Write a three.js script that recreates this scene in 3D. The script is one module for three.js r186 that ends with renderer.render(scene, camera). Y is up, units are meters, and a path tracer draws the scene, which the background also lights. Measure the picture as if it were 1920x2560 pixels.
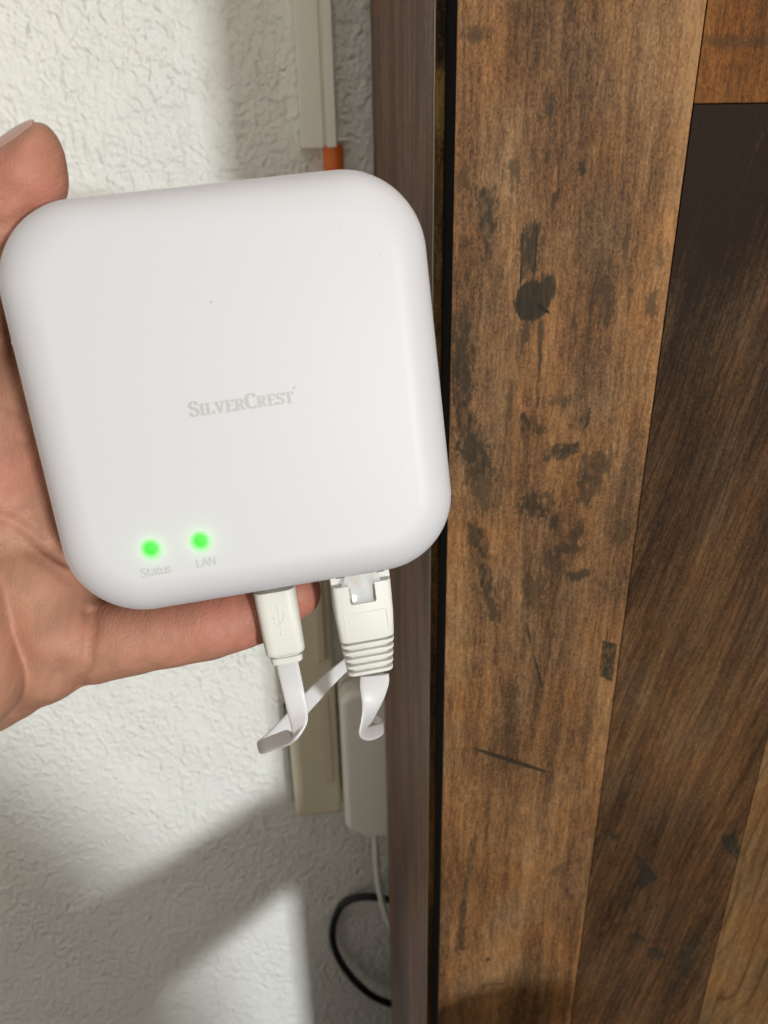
import * as THREE from 'three';
import { RoundedBoxGeometry } from 'three/addons/geometries/RoundedBoxGeometry.js';
import { mergeGeometries, toCreasedNormals } from 'three/addons/utils/BufferGeometryUtils.js';
import { RectAreaLightUniformsLib } from 'three/addons/lights/RectAreaLightUniformsLib.js';
import { FontLoader } from 'three/addons/loaders/FontLoader.js';
import { Brush, Evaluator, SUBTRACTION } from 'three-bvh-csg';

// ------------------------------------------------------------------ camera, light, exposure
const V = (x, y, z) => new THREE.Vector3(x, y, z);
const scene = new THREE.Scene();
scene.background = new THREE.Color(0x000000);
const renderer = new THREE.WebGLRenderer({ antialias: true });
renderer.setSize(768, 1024);
renderer.shadowMap.enabled = true;
renderer.toneMapping = THREE.LinearToneMapping;
renderer.toneMappingExposure = 1.05;
const F = 1923, CX = 960, CY = 1280;                       // focal length and centre of a 1920 x 2560 frame
const camera = new THREE.PerspectiveCamera(2 * Math.atan(CY / F) * 180 / Math.PI, 0.75, 0.01, 20);
camera.position.set(0, 1.3, 0.47);
camera.rotation.order = 'YXZ';
camera.rotation.set(-24.8 * Math.PI / 180, -7 * Math.PI / 180, -1.1 * Math.PI / 180);
camera.focus = 0.205;
camera.userData.fStop = 18;
camera.updateMatrixWorld(true);
scene.add(camera);
RectAreaLightUniformsLib.init();
const UNSEEN_LAMP = { at: V(0.69, 1.42, 2.05), w: 0.15, h: 0.17, power: 500, color: new THREE.Color(0.965, 1.0, 1.0) };  // out of view at the right, placed to throw the cabinet shadow
const FILL_FRONT = { at: V(0.5, 1.55, 2.1), w: 2.2, h: 2.0, power: 0.9, color: new THREE.Color(1.0, 0.91, 0.75) };  // added fill panel behind the viewer, lifts the shaded parts
const FILL_TOP = { at: V(0.5, 2.75, 1.0), w: 2.2, h: 1.7, power: 0.95, color: new THREE.Color(1.0, 0.94, 0.84) };  // added fill panel overhead, brightens the upper edges of the box
const FILL_LEFT = { at: V(-1.35, 0.95, 1.0), w: 1.5, h: 1.6, power: 0.09, color: new THREE.Color(1.0, 0.93, 0.82) };  // added fill panel at the left, lifts the lower wall
const TARGET = V(-0.02, 1.15, 0.1);

// ------------------------------------------------------------------ helpers
const taken = new Map();
function numbered(name) { const n = taken.get(name) || 0; taken.set(name, n + 1); return n ? `${name}_${String(n).padStart(3, '0')}` : name; }
function thing(name, label, category, parent = scene) {
  const o = new THREE.Group(); o.name = numbered(name); o.userData = { label, category }; parent.add(o); return o;
}
function part(name, geometry, material, parent, label) {
  const m = new THREE.Mesh(geometry, material); m.name = name; m.castShadow = m.receiveShadow = true;
  if (label) m.userData.label = label;
  parent.add(m); return m;
}
function single(name, geometry, material, label, category) {
  const m = part(numbered(name), geometry, material, scene); m.userData = { label, category }; return m;
}
const mm = (x) => x / 1000;
const ray = (px, py) => V((px - CX) / F, -(py - CY) / F, -1).applyQuaternion(camera.quaternion);
const P = (px, py, depth) => ray(px, py).multiplyScalar(depth).add(camera.position);
const onZ = (px, py, z) => { const d = ray(px, py); return d.multiplyScalar((z - camera.position.z) / d.z).add(camera.position); };
const clamp = (x, a = 0, b = 1) => Math.min(b, Math.max(a, x));
const sstep = (a, b, x) => { const t = clamp((x - a) / (b - a)); return t * t * (3 - 2 * t); };
const lerp = (a, b, t) => a + (b - a) * t;
function hash(x, y, s) { let h = Math.imul(x, 374761393) ^ Math.imul(y, 668265263) ^ Math.imul(s, 974634777); h = Math.imul(h ^ (h >>> 13), 1274126177); return ((h ^ (h >>> 16)) >>> 0) / 4294967296; }
function noise(x, y, s = 1, wx = 0, wy = 0) {
  const xi = Math.floor(x), yi = Math.floor(y); let fx = x - xi, fy = y - yi;
  fx = fx * fx * fx * (fx * (fx * 6 - 15) + 10); fy = fy * fy * fy * (fy * (fy * 6 - 15) + 10);
  const m = (a, w) => (w ? ((a % w) + w) % w : a);
  const x0 = m(xi, wx), x1 = m(xi + 1, wx), y0 = m(yi, wy), y1 = m(yi + 1, wy);
  return lerp(lerp(hash(x0, y0, s), hash(x1, y0, s), fx), lerp(hash(x0, y1, s), hash(x1, y1, s), fx), fy);
}
function gnoise(x, y, s, wx, wy) {                                      // gradient noise that repeats, -1 to 1
  const xi = Math.floor(x), yi = Math.floor(y), fx = x - xi, fy = y - yi, sx = fx * fx * fx * (fx * (fx * 6 - 15) + 10), sy = fy * fy * fy * (fy * (fy * 6 - 15) + 10);
  const g = (i, j) => { const a = hash(((xi + i) % wx + wx) % wx, ((yi + j) % wy + wy) % wy, s) * 6.2832; return Math.cos(a) * (fx - i) + Math.sin(a) * (fy - j); };
  return 1.5 * lerp(lerp(g(0, 0), g(1, 0), sx), lerp(g(0, 1), g(1, 1), sx), sy);
}
function fbm(x, y, s, oct = 4, wx = 0, wy = 0) {
  let a = 0, k = 0.5, t = 0;
  for (let i = 0; i < oct; i++) { a += k * noise(x, y, s + i * 17, wx, wy); t += k; x *= 2; y *= 2; wx *= 2; wy *= 2; k *= 0.5; }
  return a / t;
}
function rand(seed) { let a = seed; return () => { a = (a + 0x6d2b79f5) | 0; let t = Math.imul(a ^ (a >>> 15), 1 | a); t = (t + Math.imul(t ^ (t >>> 7), 61 | t)) ^ t; return ((t ^ (t >>> 14)) >>> 0) / 4294967296; }; }
function tex(w, h, fn, srgb) {
  const d = new Uint8Array(w * h * 4);
  for (let y = 0; y < h; y++) for (let x = 0; x < w; x++) {
    const c = fn(x, y), i = (y * w + x) * 4;
    if (typeof c === 'number') d[i] = d[i + 1] = d[i + 2] = clamp(c) * 255; else { d[i] = clamp(c[0], 0, 255); d[i + 1] = clamp(c[1], 0, 255); d[i + 2] = clamp(c[2], 0, 255); }
    d[i + 3] = 255;
  }
  const t = new THREE.DataTexture(d, w, h, THREE.RGBAFormat); t.magFilter = THREE.LinearFilter; t.minFilter = THREE.LinearMipmapLinearFilter; t.generateMipmaps = true;
  t.wrapS = t.wrapT = THREE.RepeatWrapping; if (srgb) t.colorSpace = THREE.SRGBColorSpace; t.needsUpdate = true; return t;
}
// uv in metres from the face's own direction
function boxUV(g) {
  g = g.index ? g.toNonIndexed() : g; if (!g.attributes.normal) g.computeVertexNormals();
  const p = g.attributes.position, n = g.attributes.normal, uv = new Float32Array(p.count * 2);
  for (let i = 0; i < p.count; i++) {
    const a = Math.abs(n.getX(i)), b = Math.abs(n.getY(i)), c = Math.abs(n.getZ(i));
    const [u, v] = a > b && a > c ? [p.getZ(i), p.getY(i)] : b > c ? [p.getX(i), p.getZ(i)] : [p.getX(i), p.getY(i)];
    uv[2 * i] = u; uv[2 * i + 1] = v;
  }
  g.setAttribute('uv', new THREE.BufferAttribute(uv, 2)); return g;
}
const box = (x0, x1, y0, y1, z0, z1, r = 0.0004, seg = 2) => { const g = new RoundedBoxGeometry(x1 - x0, y1 - y0, z1 - z0, seg, Math.min(r, (x1 - x0) / 2.01, (y1 - y0) / 2.01, (z1 - z0) / 2.01)); g.translate((x0 + x1) / 2, (y0 + y1) / 2, (z0 + z1) / 2); return boxUV(g); };
const std = (o) => new THREE.MeshPhysicalMaterial(o);

// ------------------------------------------------------------------ materials
const T = 0.24;                                                       // the plaster pattern repeats after this many metres
const wallBump = tex(1024, 1024, (px, py) => {
  const u = px / 1024, v = py / 1024, wx = 0.5 * gnoise(u * 29, v * 25, 5, 29, 25), wy = 0.5 * gnoise(u * 29, v * 25, 9, 29, 25);
  const a = gnoise(u * 44 + wx, v * 35 + wy, 11, 44, 35), b = gnoise(u * 90 + wx, v * 76 + wy, 31, 90, 76), c = gnoise(u * 160, v * 140, 63, 160, 140), d = gnoise(u * 18, v * 18, 77, 18, 18);
  const amp = 0.65 + 0.7 * noise(u * 14, v * 14, 91, 14, 14), grain = sstep(0.3, 0.75, gnoise(u * 62, v * 54, 45, 62, 54));   // smoother and rougher patches, stray raised grains
  return 0.46 + amp * (0.27 * sstep(-0.5, 0.7, a) - 0.13 + 0.19 * b + 0.1 * c) + 0.1 * d + 0.14 * grain;
});
wallBump.repeat.set(1 / T, 1 / T);
const wallTone = tex(256, 256, (px, py) => { const n = fbm(px / 32, py / 32, 51, 4, 8, 8); const s = 228 + 10 * n; return [s, s * 0.998, s * 0.975]; }, true);
wallTone.repeat.set(1.6, 1.6);
const M = {};
M.wall = std({ map: wallTone, bumpMap: wallBump, bumpScale: 0.0023, roughness: 0.6 });
const skinBump = tex(1024, 1024, (px, py) => {
  const u = px / 1024, v = py / 1024;
  const cross = 1 - Math.abs(2 * noise(u * 150 + 3 * noise(u * 12, v * 12, 3, 12, 12), v * 60, 13, 150, 60) - 1), cr2 = 1 - Math.abs(2 * noise(u * 70, v * 170 + 3 * noise(u * 12, v * 12, 8, 12, 12), 23, 70, 170) - 1);
  return 0.65 - 0.3 * Math.pow(cross, 5) - 0.25 * Math.pow(cr2, 5) + 0.12 * noise(u * 300, v * 300, 5, 300, 300);
});
skinBump.repeat.set(1 / 0.06, 1 / 0.06);
M.skin = std({ color: 0xffffff, vertexColors: true, roughness: 0.5, bumpMap: skinBump, bumpScale: 0.0002, specularIntensity: 0.5, sheen: 0.12, sheenColor: new THREE.Color(0.9, 0.45, 0.35), sheenRoughness: 0.6 });
M.nail = std({ color: new THREE.Color(0.44, 0.25, 0.20), roughness: 0.35 });
const plasticGrain = tex(256, 256, (px, py) => 0.5 + 0.5 * (noise(px / 2, py / 2, 3, 128, 128) - 0.5) + 0.3 * (noise(px / 5.12, py / 5.12, 9, 50, 50) - 0.5));
plasticGrain.repeat.set(1 / 0.012, 1 / 0.012);
M.case = std({ color: new THREE.Color(0.535, 0.525, 0.55), roughness: 0.48, sheen: 0.7, sheenColor: new THREE.Color(1, 1, 1), sheenRoughness: 0.5, bumpMap: plasticGrain, bumpScale: 0.000012 });
M.print = std({ color: new THREE.Color(0.41, 0.40, 0.40), roughness: 0.4 });
M.speck = std({ color: new THREE.Color(0.40, 0.38, 0.36), roughness: 0.8 });
M.usb = std({ color: new THREE.Color(0.605, 0.60, 0.55), roughness: 0.5 });
M.boot = std({ color: new THREE.Color(0.62, 0.615, 0.58), roughness: 0.55 });
M.cord = std({ color: new THREE.Color(0.58, 0.57, 0.58), roughness: 0.45 });
M.metal = std({ color: new THREE.Color(0.62, 0.58, 0.52), metalness: 1, roughness: 0.3 });
M.clear = std({ color: new THREE.Color(0.93, 0.94, 0.95), roughness: 0.12, transmission: 0.72, thickness: 0, ior: 1.5 });
M.dark = std({ color: new THREE.Color(0.03, 0.03, 0.03), roughness: 0.7 });
M.duct = std({ color: new THREE.Color(0.88, 0.86, 0.76), roughness: 0.45 });
M.strip = std({ color: new THREE.Color(0.66, 0.61, 0.46), roughness: 0.5 });
M.rib = std({ color: new THREE.Color(0.60, 0.51, 0.39), roughness: 0.5 });
M.orange = std({ color: new THREE.Color(0.75, 0.16, 0.02), roughness: 0.5 });
M.adapter = std({ color: new THREE.Color(0.88, 0.87, 0.80), roughness: 0.4 });
M.white = std({ color: new THREE.Color(0.72, 0.71, 0.66), roughness: 0.5 });
M.black = std({ color: new THREE.Color(0.008, 0.011, 0.010), roughness: 0.5 });
M.green = std({ color: new THREE.Color(0.03, 0.05, 0.035), roughness: 0.5 });
M.edgeBlack = std({ color: new THREE.Color(0.004, 0.004, 0.004), roughness: 0.9, specularIntensity: 0.1 });
M.trim = std({ color: new THREE.Color(0.42, 0.34, 0.24), roughness: 0.35 });

// signed distance to a polygon, negative inside
function polyDist(x, y, p) {
  let d = 1e9, inside = false;
  for (let i = 0, j = p.length - 1; i < p.length; j = i++) {
    const [ax, ay] = p[j], [cx, cy] = p[i], ex = cx - ax, ey = cy - ay, h = clamp(((x - ax) * ex + (y - ay) * ey) / (ex * ex + ey * ey));
    d = Math.min(d, Math.hypot(x - ax - h * ex, y - ay - h * ey));
    if ((ay > y) !== (cy > y) && x < ax + (y - ay) / (cy - ay) * ex) inside = !inside;
  }
  return inside ? -d : d;
}
// ------------------------------------------------------------------ printed wood, in millimetres on each board
function wood({ w, h, mmpp, u0, v0, dark, mid, light, seed, marks = [], patches = [], rings = 0, tilt = 0, tone = () => 0, wave = 6, con = 0.86, roughness = 0.6, specularIntensity = 0.22, stain = [38, 34, 26] }) {
  const height = new Float32Array(w * h);
  const color = tex(w, h, (px, py) => {
    const u = u0 + px * mmpp, v = v0 + py * mmpp;                    // v grows upward
    const wob = (fbm(u * 0.04, v * 0.009, seed + 3, 3) - 0.5) * wave;
    const uu = u + wob - tilt * v;
    const broad = fbm(uu * 0.05, v * 0.012, seed, 3), streak = fbm(uu * 0.3, v * 0.02, seed + 7, 4), fiber = fbm(uu * 1.6, v * 0.2, seed + 11, 3);
    const speck = noise(u * 2.3, v * 1.3, seed + 19) * 0.5 + noise(u * 3.7, v * 2.6, seed + 29) * 0.5;
    let t = 0.5 + (broad - 0.5) * 0.85 + (streak - 0.5) * 0.6 + (fiber - 0.5) * 0.6 + (speck - 0.5) * 0.75 ; t = 0.5 + (t - 0.5) * con + tone(u, v);
    let line = 0;
    if (rings) {
      const ph = uu / rings + (fbm(u * 0.03, v * 0.01, seed + 41, 2) - 0.5) * 3, q = ph - Math.floor(ph), wide = 0.5 + 0.5 * noise(Math.floor(ph) * 7.3, v * 0.03, seed + 5);
      line = Math.pow(1 - Math.min(q, 1 - q) * 2, 14) * wide * (0.55 + 0.7 * fiber);
      t -= line * 0.75;
    }
    let c = t < 0.5 ? [0, 1, 2].map((k) => lerp(dark[k], mid[k], clamp(t * 2))) : [0, 1, 2].map((k) => lerp(mid[k], light[k], clamp(t * 2 - 1)));
    const hue = (fbm(u * 0.06, v * 0.04, seed + 55, 3) - 0.5) * 2; c = [c[0] * (1 + 0.05 * hue), c[1] * (1 - 0.02 * hue), c[2] * (1 - 0.13 * hue)];
    let m = 0, soft = 1;
    for (const [mu, mv, ru, rv, a, rot = 0, hard = 0, lift = 1] of marks) {
      let x = u - mu, y = v - mv; if (Math.abs(x) > 34 || Math.abs(y) > 44) continue;
      const cs = Math.cos(rot), sn = Math.sin(rot); [x, y] = [x * cs + y * sn, -x * sn + y * cs];
      const rough = hard ? 0.12 : 0.8;
      const d = Math.hypot(x / ru, y / rv) + (fbm(u * 0.4, v * 0.3, seed + 61, 4) - 0.5) * 2 * rough + (noise(u * 1.5, v * 0.3, seed + 71) - 0.5) * rough + (speck - 0.5) * rough * 0.5;
      const k = a * (hard ? 1 - sstep(0.84, 1.0, d) : 0.92 - 0.92 * sstep(0.3, 1.2, d)); if (k > m) soft = lift > 1 ? lift * (1 - 0.55 * sstep(0.62, 0.9, d)) : lift; m = Math.max(m, k);
    }
    for (const { p, a, e, rough } of patches) {
      if (Math.abs(u - p[0][0]) > 40 || Math.abs(v - p[0][1]) > 90) continue;
      const d = polyDist(u, v, p) + ((fbm(u * 0.5, v * 0.3, seed + 91, 4) - 0.5) * 2 + (noise(u * 1.8, v * 0.3, seed + 93) - 0.5) + (speck - 0.5)) * rough, k = Math.min(1, a * 1.15) * (1 - sstep(-e, e, d)) * lerp(0.4, 1, sstep(0.32, 0.62, fbm(u * 0.9, v * 0.4, seed + 97, 3))); if (k > m) { m = k; soft = 1; }
    }
    m = clamp(m * (0.92 + 1.0 * (fiber - 0.5) + 0.9 * (speck - 0.5)));
    height[py * w + px] = clamp(0.55 + 0.5 * (fiber - 0.5) + 0.28 * (speck - 0.5) - 0.3 * line - 0.2 * m);
    return c.map((x, k) => lerp(x, stain[k] * soft * (0.5 + 0.6 * speck) + x * 0.1 * soft, m));
  }, true);
  const bump = tex(w, h, (px, py) => height[py * w + px]);
  for (const t of [color, bump]) { t.wrapS = t.wrapT = THREE.MirroredRepeatWrapping; t.repeat.set(1000 / (w * mmpp), 1000 / (h * mmpp)); t.offset.set(-u0 / (w * mmpp), -v0 / (h * mmpp)); }
  return std({ map: color, bumpMap: bump, bumpScale: 0.0002, roughness, specularIntensity });
}
const knotMarks = [
  [58, 1330, 4.5, 2.4, 0.5], [80, 1312, 1.3, 3.6, 0.5], [70, 1296, 2.2, 5.0, 0.5], [80, 1298, 1.5, 3.4, 0.45], [91, 1295, 1.3, 2.6, 0.8], [83, 1287, 1.4, 2.8, 0.7],
  [55, 1294, 2.2, 6.5, 0.5], [76, 1273, 2.9, 9, 0.85], [74, 1270, 0.5, 10, 1, 0, 1], [78.2, 1272, 0.5, 9, 1, 0, 1], [78, 1257.5, 6.4, 7.0, 0.99, 0, 1, 0.95], [81.6, 1255.2, 3.2, 0.8, 1, -0.62, 1, 0.6], [82.5, 1262, 2.8, 6, 0.95],
  [81.5, 1246, 1.0, 9, 0.85], [76.5, 1248, 1.6, 8, 0.6], [82, 1233, 0.7, 9, 0.8], [101, 1259, 3.7, 9.4, 0.55], [107, 1272, 1.6, 7, 0.5], [118, 1255, 2.5, 6.4, 0.5], [119, 1270, 2.2, 3.6, 0.45],
  [56, 1243, 3.5, 11.7, 0.7], [66, 1261, 2.4, 9.8, 0.35], [60, 1208, 5.4, 10, 0.75], [64, 1193, 5.0, 10, 0.6], 
  [72, 1215, 1.0, 40, 0.4, -0.06], [90, 1224, 4.2, 2.5, 0.6], [98, 1217, 3.9, 3.2, 0.85], [79, 1217, 2.8, 3.1, 0.8], [84, 1214, 2.6, 2.2, 0.75], [92, 1206, 6.5, 3.6, 0.8], [96, 1208, 2.9, 1.8, 0.8], [105, 1199, 6.6, 8.5, 0.6],
  [103, 1188, 3.9, 4.7, 0.6], [83, 1185, 5.6, 6.5, 0.8], [92, 1178, 2.0, 5.7, 0.85], [101, 1174, 3.1, 4.9, 0.7], [98, 1167, 9.3, 2.6, 0.65], [103, 1156, 5.5, 2.4, 0.75], [86, 1151, 6, 9.5, 0.5], [92, 1163, 8, 6, 0.4],
  [118, 1173, 4, 6.6, 0.4], [117, 1124, 0.4, 7, 0.8, 0, 1], [76, 943, 1.2, 1.8, 0.8],
  [82, 1068, 21, 1.15, 0.95, -0.49, 1], [85, 1131, 0.5, 5, 0.8, 0.2, 1], [90, 1113, 0.5, 9, 0.85, 0.28, 1], [80, 924, 7, 0.6, 0.5, -0.1, 1], [75, 923, 0.6, 3, 0.6, 0, 1], [108, 1000, 5.6, 5, 0.3]];
const patch = (a, e, rough, ...p) => ({ p, a, e, rough });
const brownPatches = [
  patch(0.85, 0.4, 0.3, [115.5, 1125], [121.8, 1122.4], [121.7, 1104.2], [115.6, 1108]),
  patch(0.62, 0.8, 0.9, [68.2, 1035.9], [67.2, 1014.7], [64.7, 984.3], [64.6, 952.7], [60, 952.1], [61.1, 970.9], [62.8, 1002.3], [65.5, 1023.9]),
  patch(0.72, 1.4, 2.2, [53.1, 1241.1], [59.3, 1239.4], [60.7, 1216.8], [67.7, 1204.3], [68.7, 1196.5], [60.5, 1198.7], [55.2, 1206.7], [52.7, 1224.5]),
  patch(0.66, 1.2, 1.6, [58.8, 1182.1], [65.8, 1177.4], [70.6, 1152.9], [72.9, 1139], [69.6, 1139.3], [64.1, 1157.9], [60.6, 1172.8]),
  patch(0.7, 0.8, 1.2, [73.5, 1278.9], [79, 1280.5], [79.3, 1266.5], [74, 1264.8]),
  patch(0.5, 0.8, 1.0, [98.8, 1263.9], [103.5, 1264.4], [106.1, 1253.3], [104, 1247.4], [99.7, 1254.9]),
  patch(0.66, 1.0, 1.6, [59.2, 1290.9], [64.6, 1291.3], [66, 1280.9], [62.9, 1268.9], [60.4, 1276.9]),
  patch(0.62, 1.0, 2.2, [100.1, 1199], [108.6, 1204.7], [108.1, 1195.3], [106.3, 1190.7], [103.1, 1183.6], [99.3, 1191.2]),
  patch(0.8, 0.8, 1.8, [79.5, 1191], [85.8, 1187.3], [89.1, 1183.8], [88.7, 1179.7], [83.1, 1181.8], [79.8, 1186.2]),
  patch(0.8, 0.7, 1.6, [87.6, 1204.5], [93.2, 1208.8], [97.2, 1205.4], [92.3, 1201.1])];
const darkPatches = [
  patch(0.96, 0.35, 0.35, [143.7, 1005.3], [158.2, 985.1], [148.8, 977.6], [148.4, 990]), patch(0.92, 0.3, 0.3, [129.6, 1020], [132, 1018], [134.8, 1017.3], [132.4, 1013.7]),
  patch(0.96, 0.4, 0.5, [185.4, 1009.2], [192.7, 1008.7], [197.2, 995.8], [206.7, 985.2], [204.3, 983.5], [196.1, 990.5], [187.8, 1001.5]),
  patch(0.7, 0.6, 0.9, [158, 936], [166, 934], [170, 926], [163, 925]), patch(0.6, 0.6, 0.9, [148, 949], [157, 945], [160, 938], [153, 941])];
M.plankBrown = wood({ patches: brownPatches, w: 296, h: 2048, mmpp: 0.25, u0: 51.5, v0: 850, dark: [58, 41, 27], mid: [108, 77, 49], light: [150, 113, 76], seed: 101, marks: knotMarks, tone: (u, v) => 0.12 * sstep(1250, 1330, v) * sstep(95, 120, u) - 0.1 * sstep(1150, 960, v) + 0.12 * sstep(117, 124, u) });
M.plankDark = wood({ patches: darkPatches, w: 296, h: 2048, mmpp: 0.25, u0: 123, v0: 830, dark: [34, 23, 14], mid: [72, 51, 33], light: [108, 80, 53], seed: 211, rings: 3.6, tilt: 0.22, wave: 3, con: 0.75, specularIntensity: 0.15, tone: (u, v) => -0.5 * sstep(1235, 1300, v) - 0.2 * sstep(1130, 1235, v) - 0.06 * sstep(1100, 980, v),
  stain: [34, 34, 30], marks: [[182, 920, 6, 30, 0.55, -0.15]] });
M.plankOrange = wood({ w: 296, h: 512, mmpp: 0.25, u0: 123, v0: 1300, dark: [72, 42, 14], mid: [112, 70, 28], light: [140, 96, 48], seed: 307, marks: [[134, 1328, 20, 1.6, 0.4]] });
M.plankTan = wood({ w: 296, h: 1024, mmpp: 0.25, u0: 197, v0: 830, dark: [60, 42, 24], mid: [92, 66, 40], light: [122, 92, 58], seed: 401, tilt: 0.1, rings: 11 });
M.sideWood = wood({ w: 512, h: 1024, mmpp: 0.4, u0: 40, v0: 800, dark: [52, 36, 27], mid: [100, 72, 57], light: [158, 122, 98], seed: 503, roughness: 0.5, specularIntensity: 0.25 });
M.edgeWood = wood({ w: 64, h: 2048, mmpp: 0.25, u0: 48, v0: 850, dark: [40, 34, 26], mid: [110, 78, 44], light: [150, 128, 76], seed: 601, tone: (u, v) => -0.5 * sstep(1320, 1330, v) + 0.4 * sstep(1300, 1312, v) * sstep(1326, 1318, v) - 0.2 * sstep(1250, 1200, v) });

// ------------------------------------------------------------------ wall
const wall = part('wall', boxUV(new THREE.BoxGeometry(1.6, 1.7, 0.1).translate(-0.05, 1.05, -0.05)), M.wall, scene);
wall.userData = { kind: 'structure', label: 'white rough plastered wall behind the held box', category: 'wall' };

// ------------------------------------------------------------------ cabinet
const XS = 0.0496, ZF = 0.2100, ZD = 0.2285, ZR = 0.0487, Y0 = 0.25, Y1 = 1.85, XD = 0.0523;
const cab = thing('cabinet', 'dark brown wooden cabinet with a door of reclaimed planks, right of the wall', 'cabinet');
part('side_panel', box(XS, XS + 0.018, Y0, Y1, ZR, ZF, 0.0022, 4), M.sideWood, cab);
part('edge_band', box(XS + 0.0004, XS + 0.0176, Y0, Y1, ZF + 0.00005, ZF + 0.0008, 0.0003), M.edgeWood, cab);
part('edge_seam', box(XS - 0.00005, XS + 0.00028, Y0, Y1, ZF - 0.0004, ZF + 0.0006, 0.00012), M.trim, cab);
part('back_panel', box(XS + 0.019, 0.62, Y0, Y1, ZR, ZR + 0.006), M.sideWood, cab);
part('top_panel', box(XS + 0.019, 0.62, Y1 - 0.018, Y1, ZR + 0.007, ZF), M.sideWood, cab);
const door = part('door', box(XD, 0.62, Y0, Y1, ZF + 0.0028, ZD - 0.0004, 0.0003), M.edgeBlack, cab);
const plank = (x0, x1, y0, y1, m, label) => part('plank', box(x0, x1, y0, y1, ZD - 0.00035, ZD + 0.0002, 0.00025, 3), m, door, label);
plank(XD, 0.12335, Y0, Y1, M.plankBrown, 'long brown plank with a dark knot');
plank(0.12365, 0.1970, Y0, 1.31225, M.plankDark, 'dark plank with slanting grain lines');
plank(0.12365, 0.1970, 1.31255, Y1, M.plankOrange, 'warm orange brown plank above the dark plank');
plank(0.1973, 0.2700, Y0, Y1, M.plankTan, 'tan plank at the lower right');

// ------------------------------------------------------------------ things on the wall behind the cabinet
const tube = (pts, r, seg = 60, rs = 12) => new THREE.TubeGeometry(new THREE.CatmullRomCurve3(pts), seg, r, rs, false);
{
  const t = thing('cable_duct', 'cream plastic cable trunking running down the wall above the held box', 'cable duct');
  const yb = onZ(780, 372, 0.012).y, x0 = onZ(734, 0, 0.012).x, x1 = onZ(798, 0, 0.012).x, x2 = onZ(828, 0, 0.012).x;
  part('duct_base', box(x0 + 0.0006, x2 - 0.0006, yb + 0.001, 1.85, 0.0002, 0.0099, 0.0006), M.duct, t);
  part('duct_lid', box(x0, x1 - 0.0006, yb, 1.85, 0.0098, 0.0128, 0.001, 3), M.duct, t);
  part('duct_edge', box(x1 + 0.0006, x2, yb + 0.0004, 1.85, 0.0098, 0.0134, 0.0008, 3), M.duct, t);
  part('broken_tab', new THREE.SphereGeometry(0.0016, 12, 10).scale(2.6, 0.8, 0.7).translate(x2 + 0.0035, yb + 0.0042, 0.006), M.duct, t);
  const xo = (onZ(808, 400, 0.006).x + onZ(859, 400, 0.006).x) / 2;
  single('orange_cable', tube([V(xo, yb + 0.002, 0.0062), V(xo, yb - 0.01, 0.0062), V(xo + 0.0004, yb - 0.05, 0.0065), V(xo - 0.008, yb - 0.12, 0.008), V(xo - 0.014, yb - 0.2, 0.006)], 0.0056), M.orange, 'orange cable coming out of the bottom of the cable trunking', 'cable');
}
{
  const t = thing('power_strip', 'cream power strip on the wall behind the white plugs', 'power strip');
  const zf = 0.024, x0 = onZ(722, 1850, zf).x, x1 = x0 + 0.036, yb = onZ(760, 2045, zf).y;
  part('housing', box(x0, x1, yb, 1.16, 0.0005, zf, 0.004, 4), M.strip, t);
  for (const [px, pt, pb] of [[804, 1380, 1650], [822, 1735, 1953]]) {
    const x = onZ(px, pb, zf).x, ya = onZ(px, pt, zf).y, yc = onZ(px, pb, zf).y;
    part('switch_cover', box(x - 0.004, x + 0.004, yc, ya, zf - 0.002, zf + 0.004, 0.0028, 4), M.rib, t);
  }
  single('green_line', tube([onZ(712, 1760, 0.003), onZ(724, 1860, 0.003), onZ(737, 2002, 0.003)], 0.0013, 30, 8), M.green, 'thin dark green line along the left side of the power strip', 'wire');  // dark line beside the strip, modelled as a thin tube
}
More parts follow.
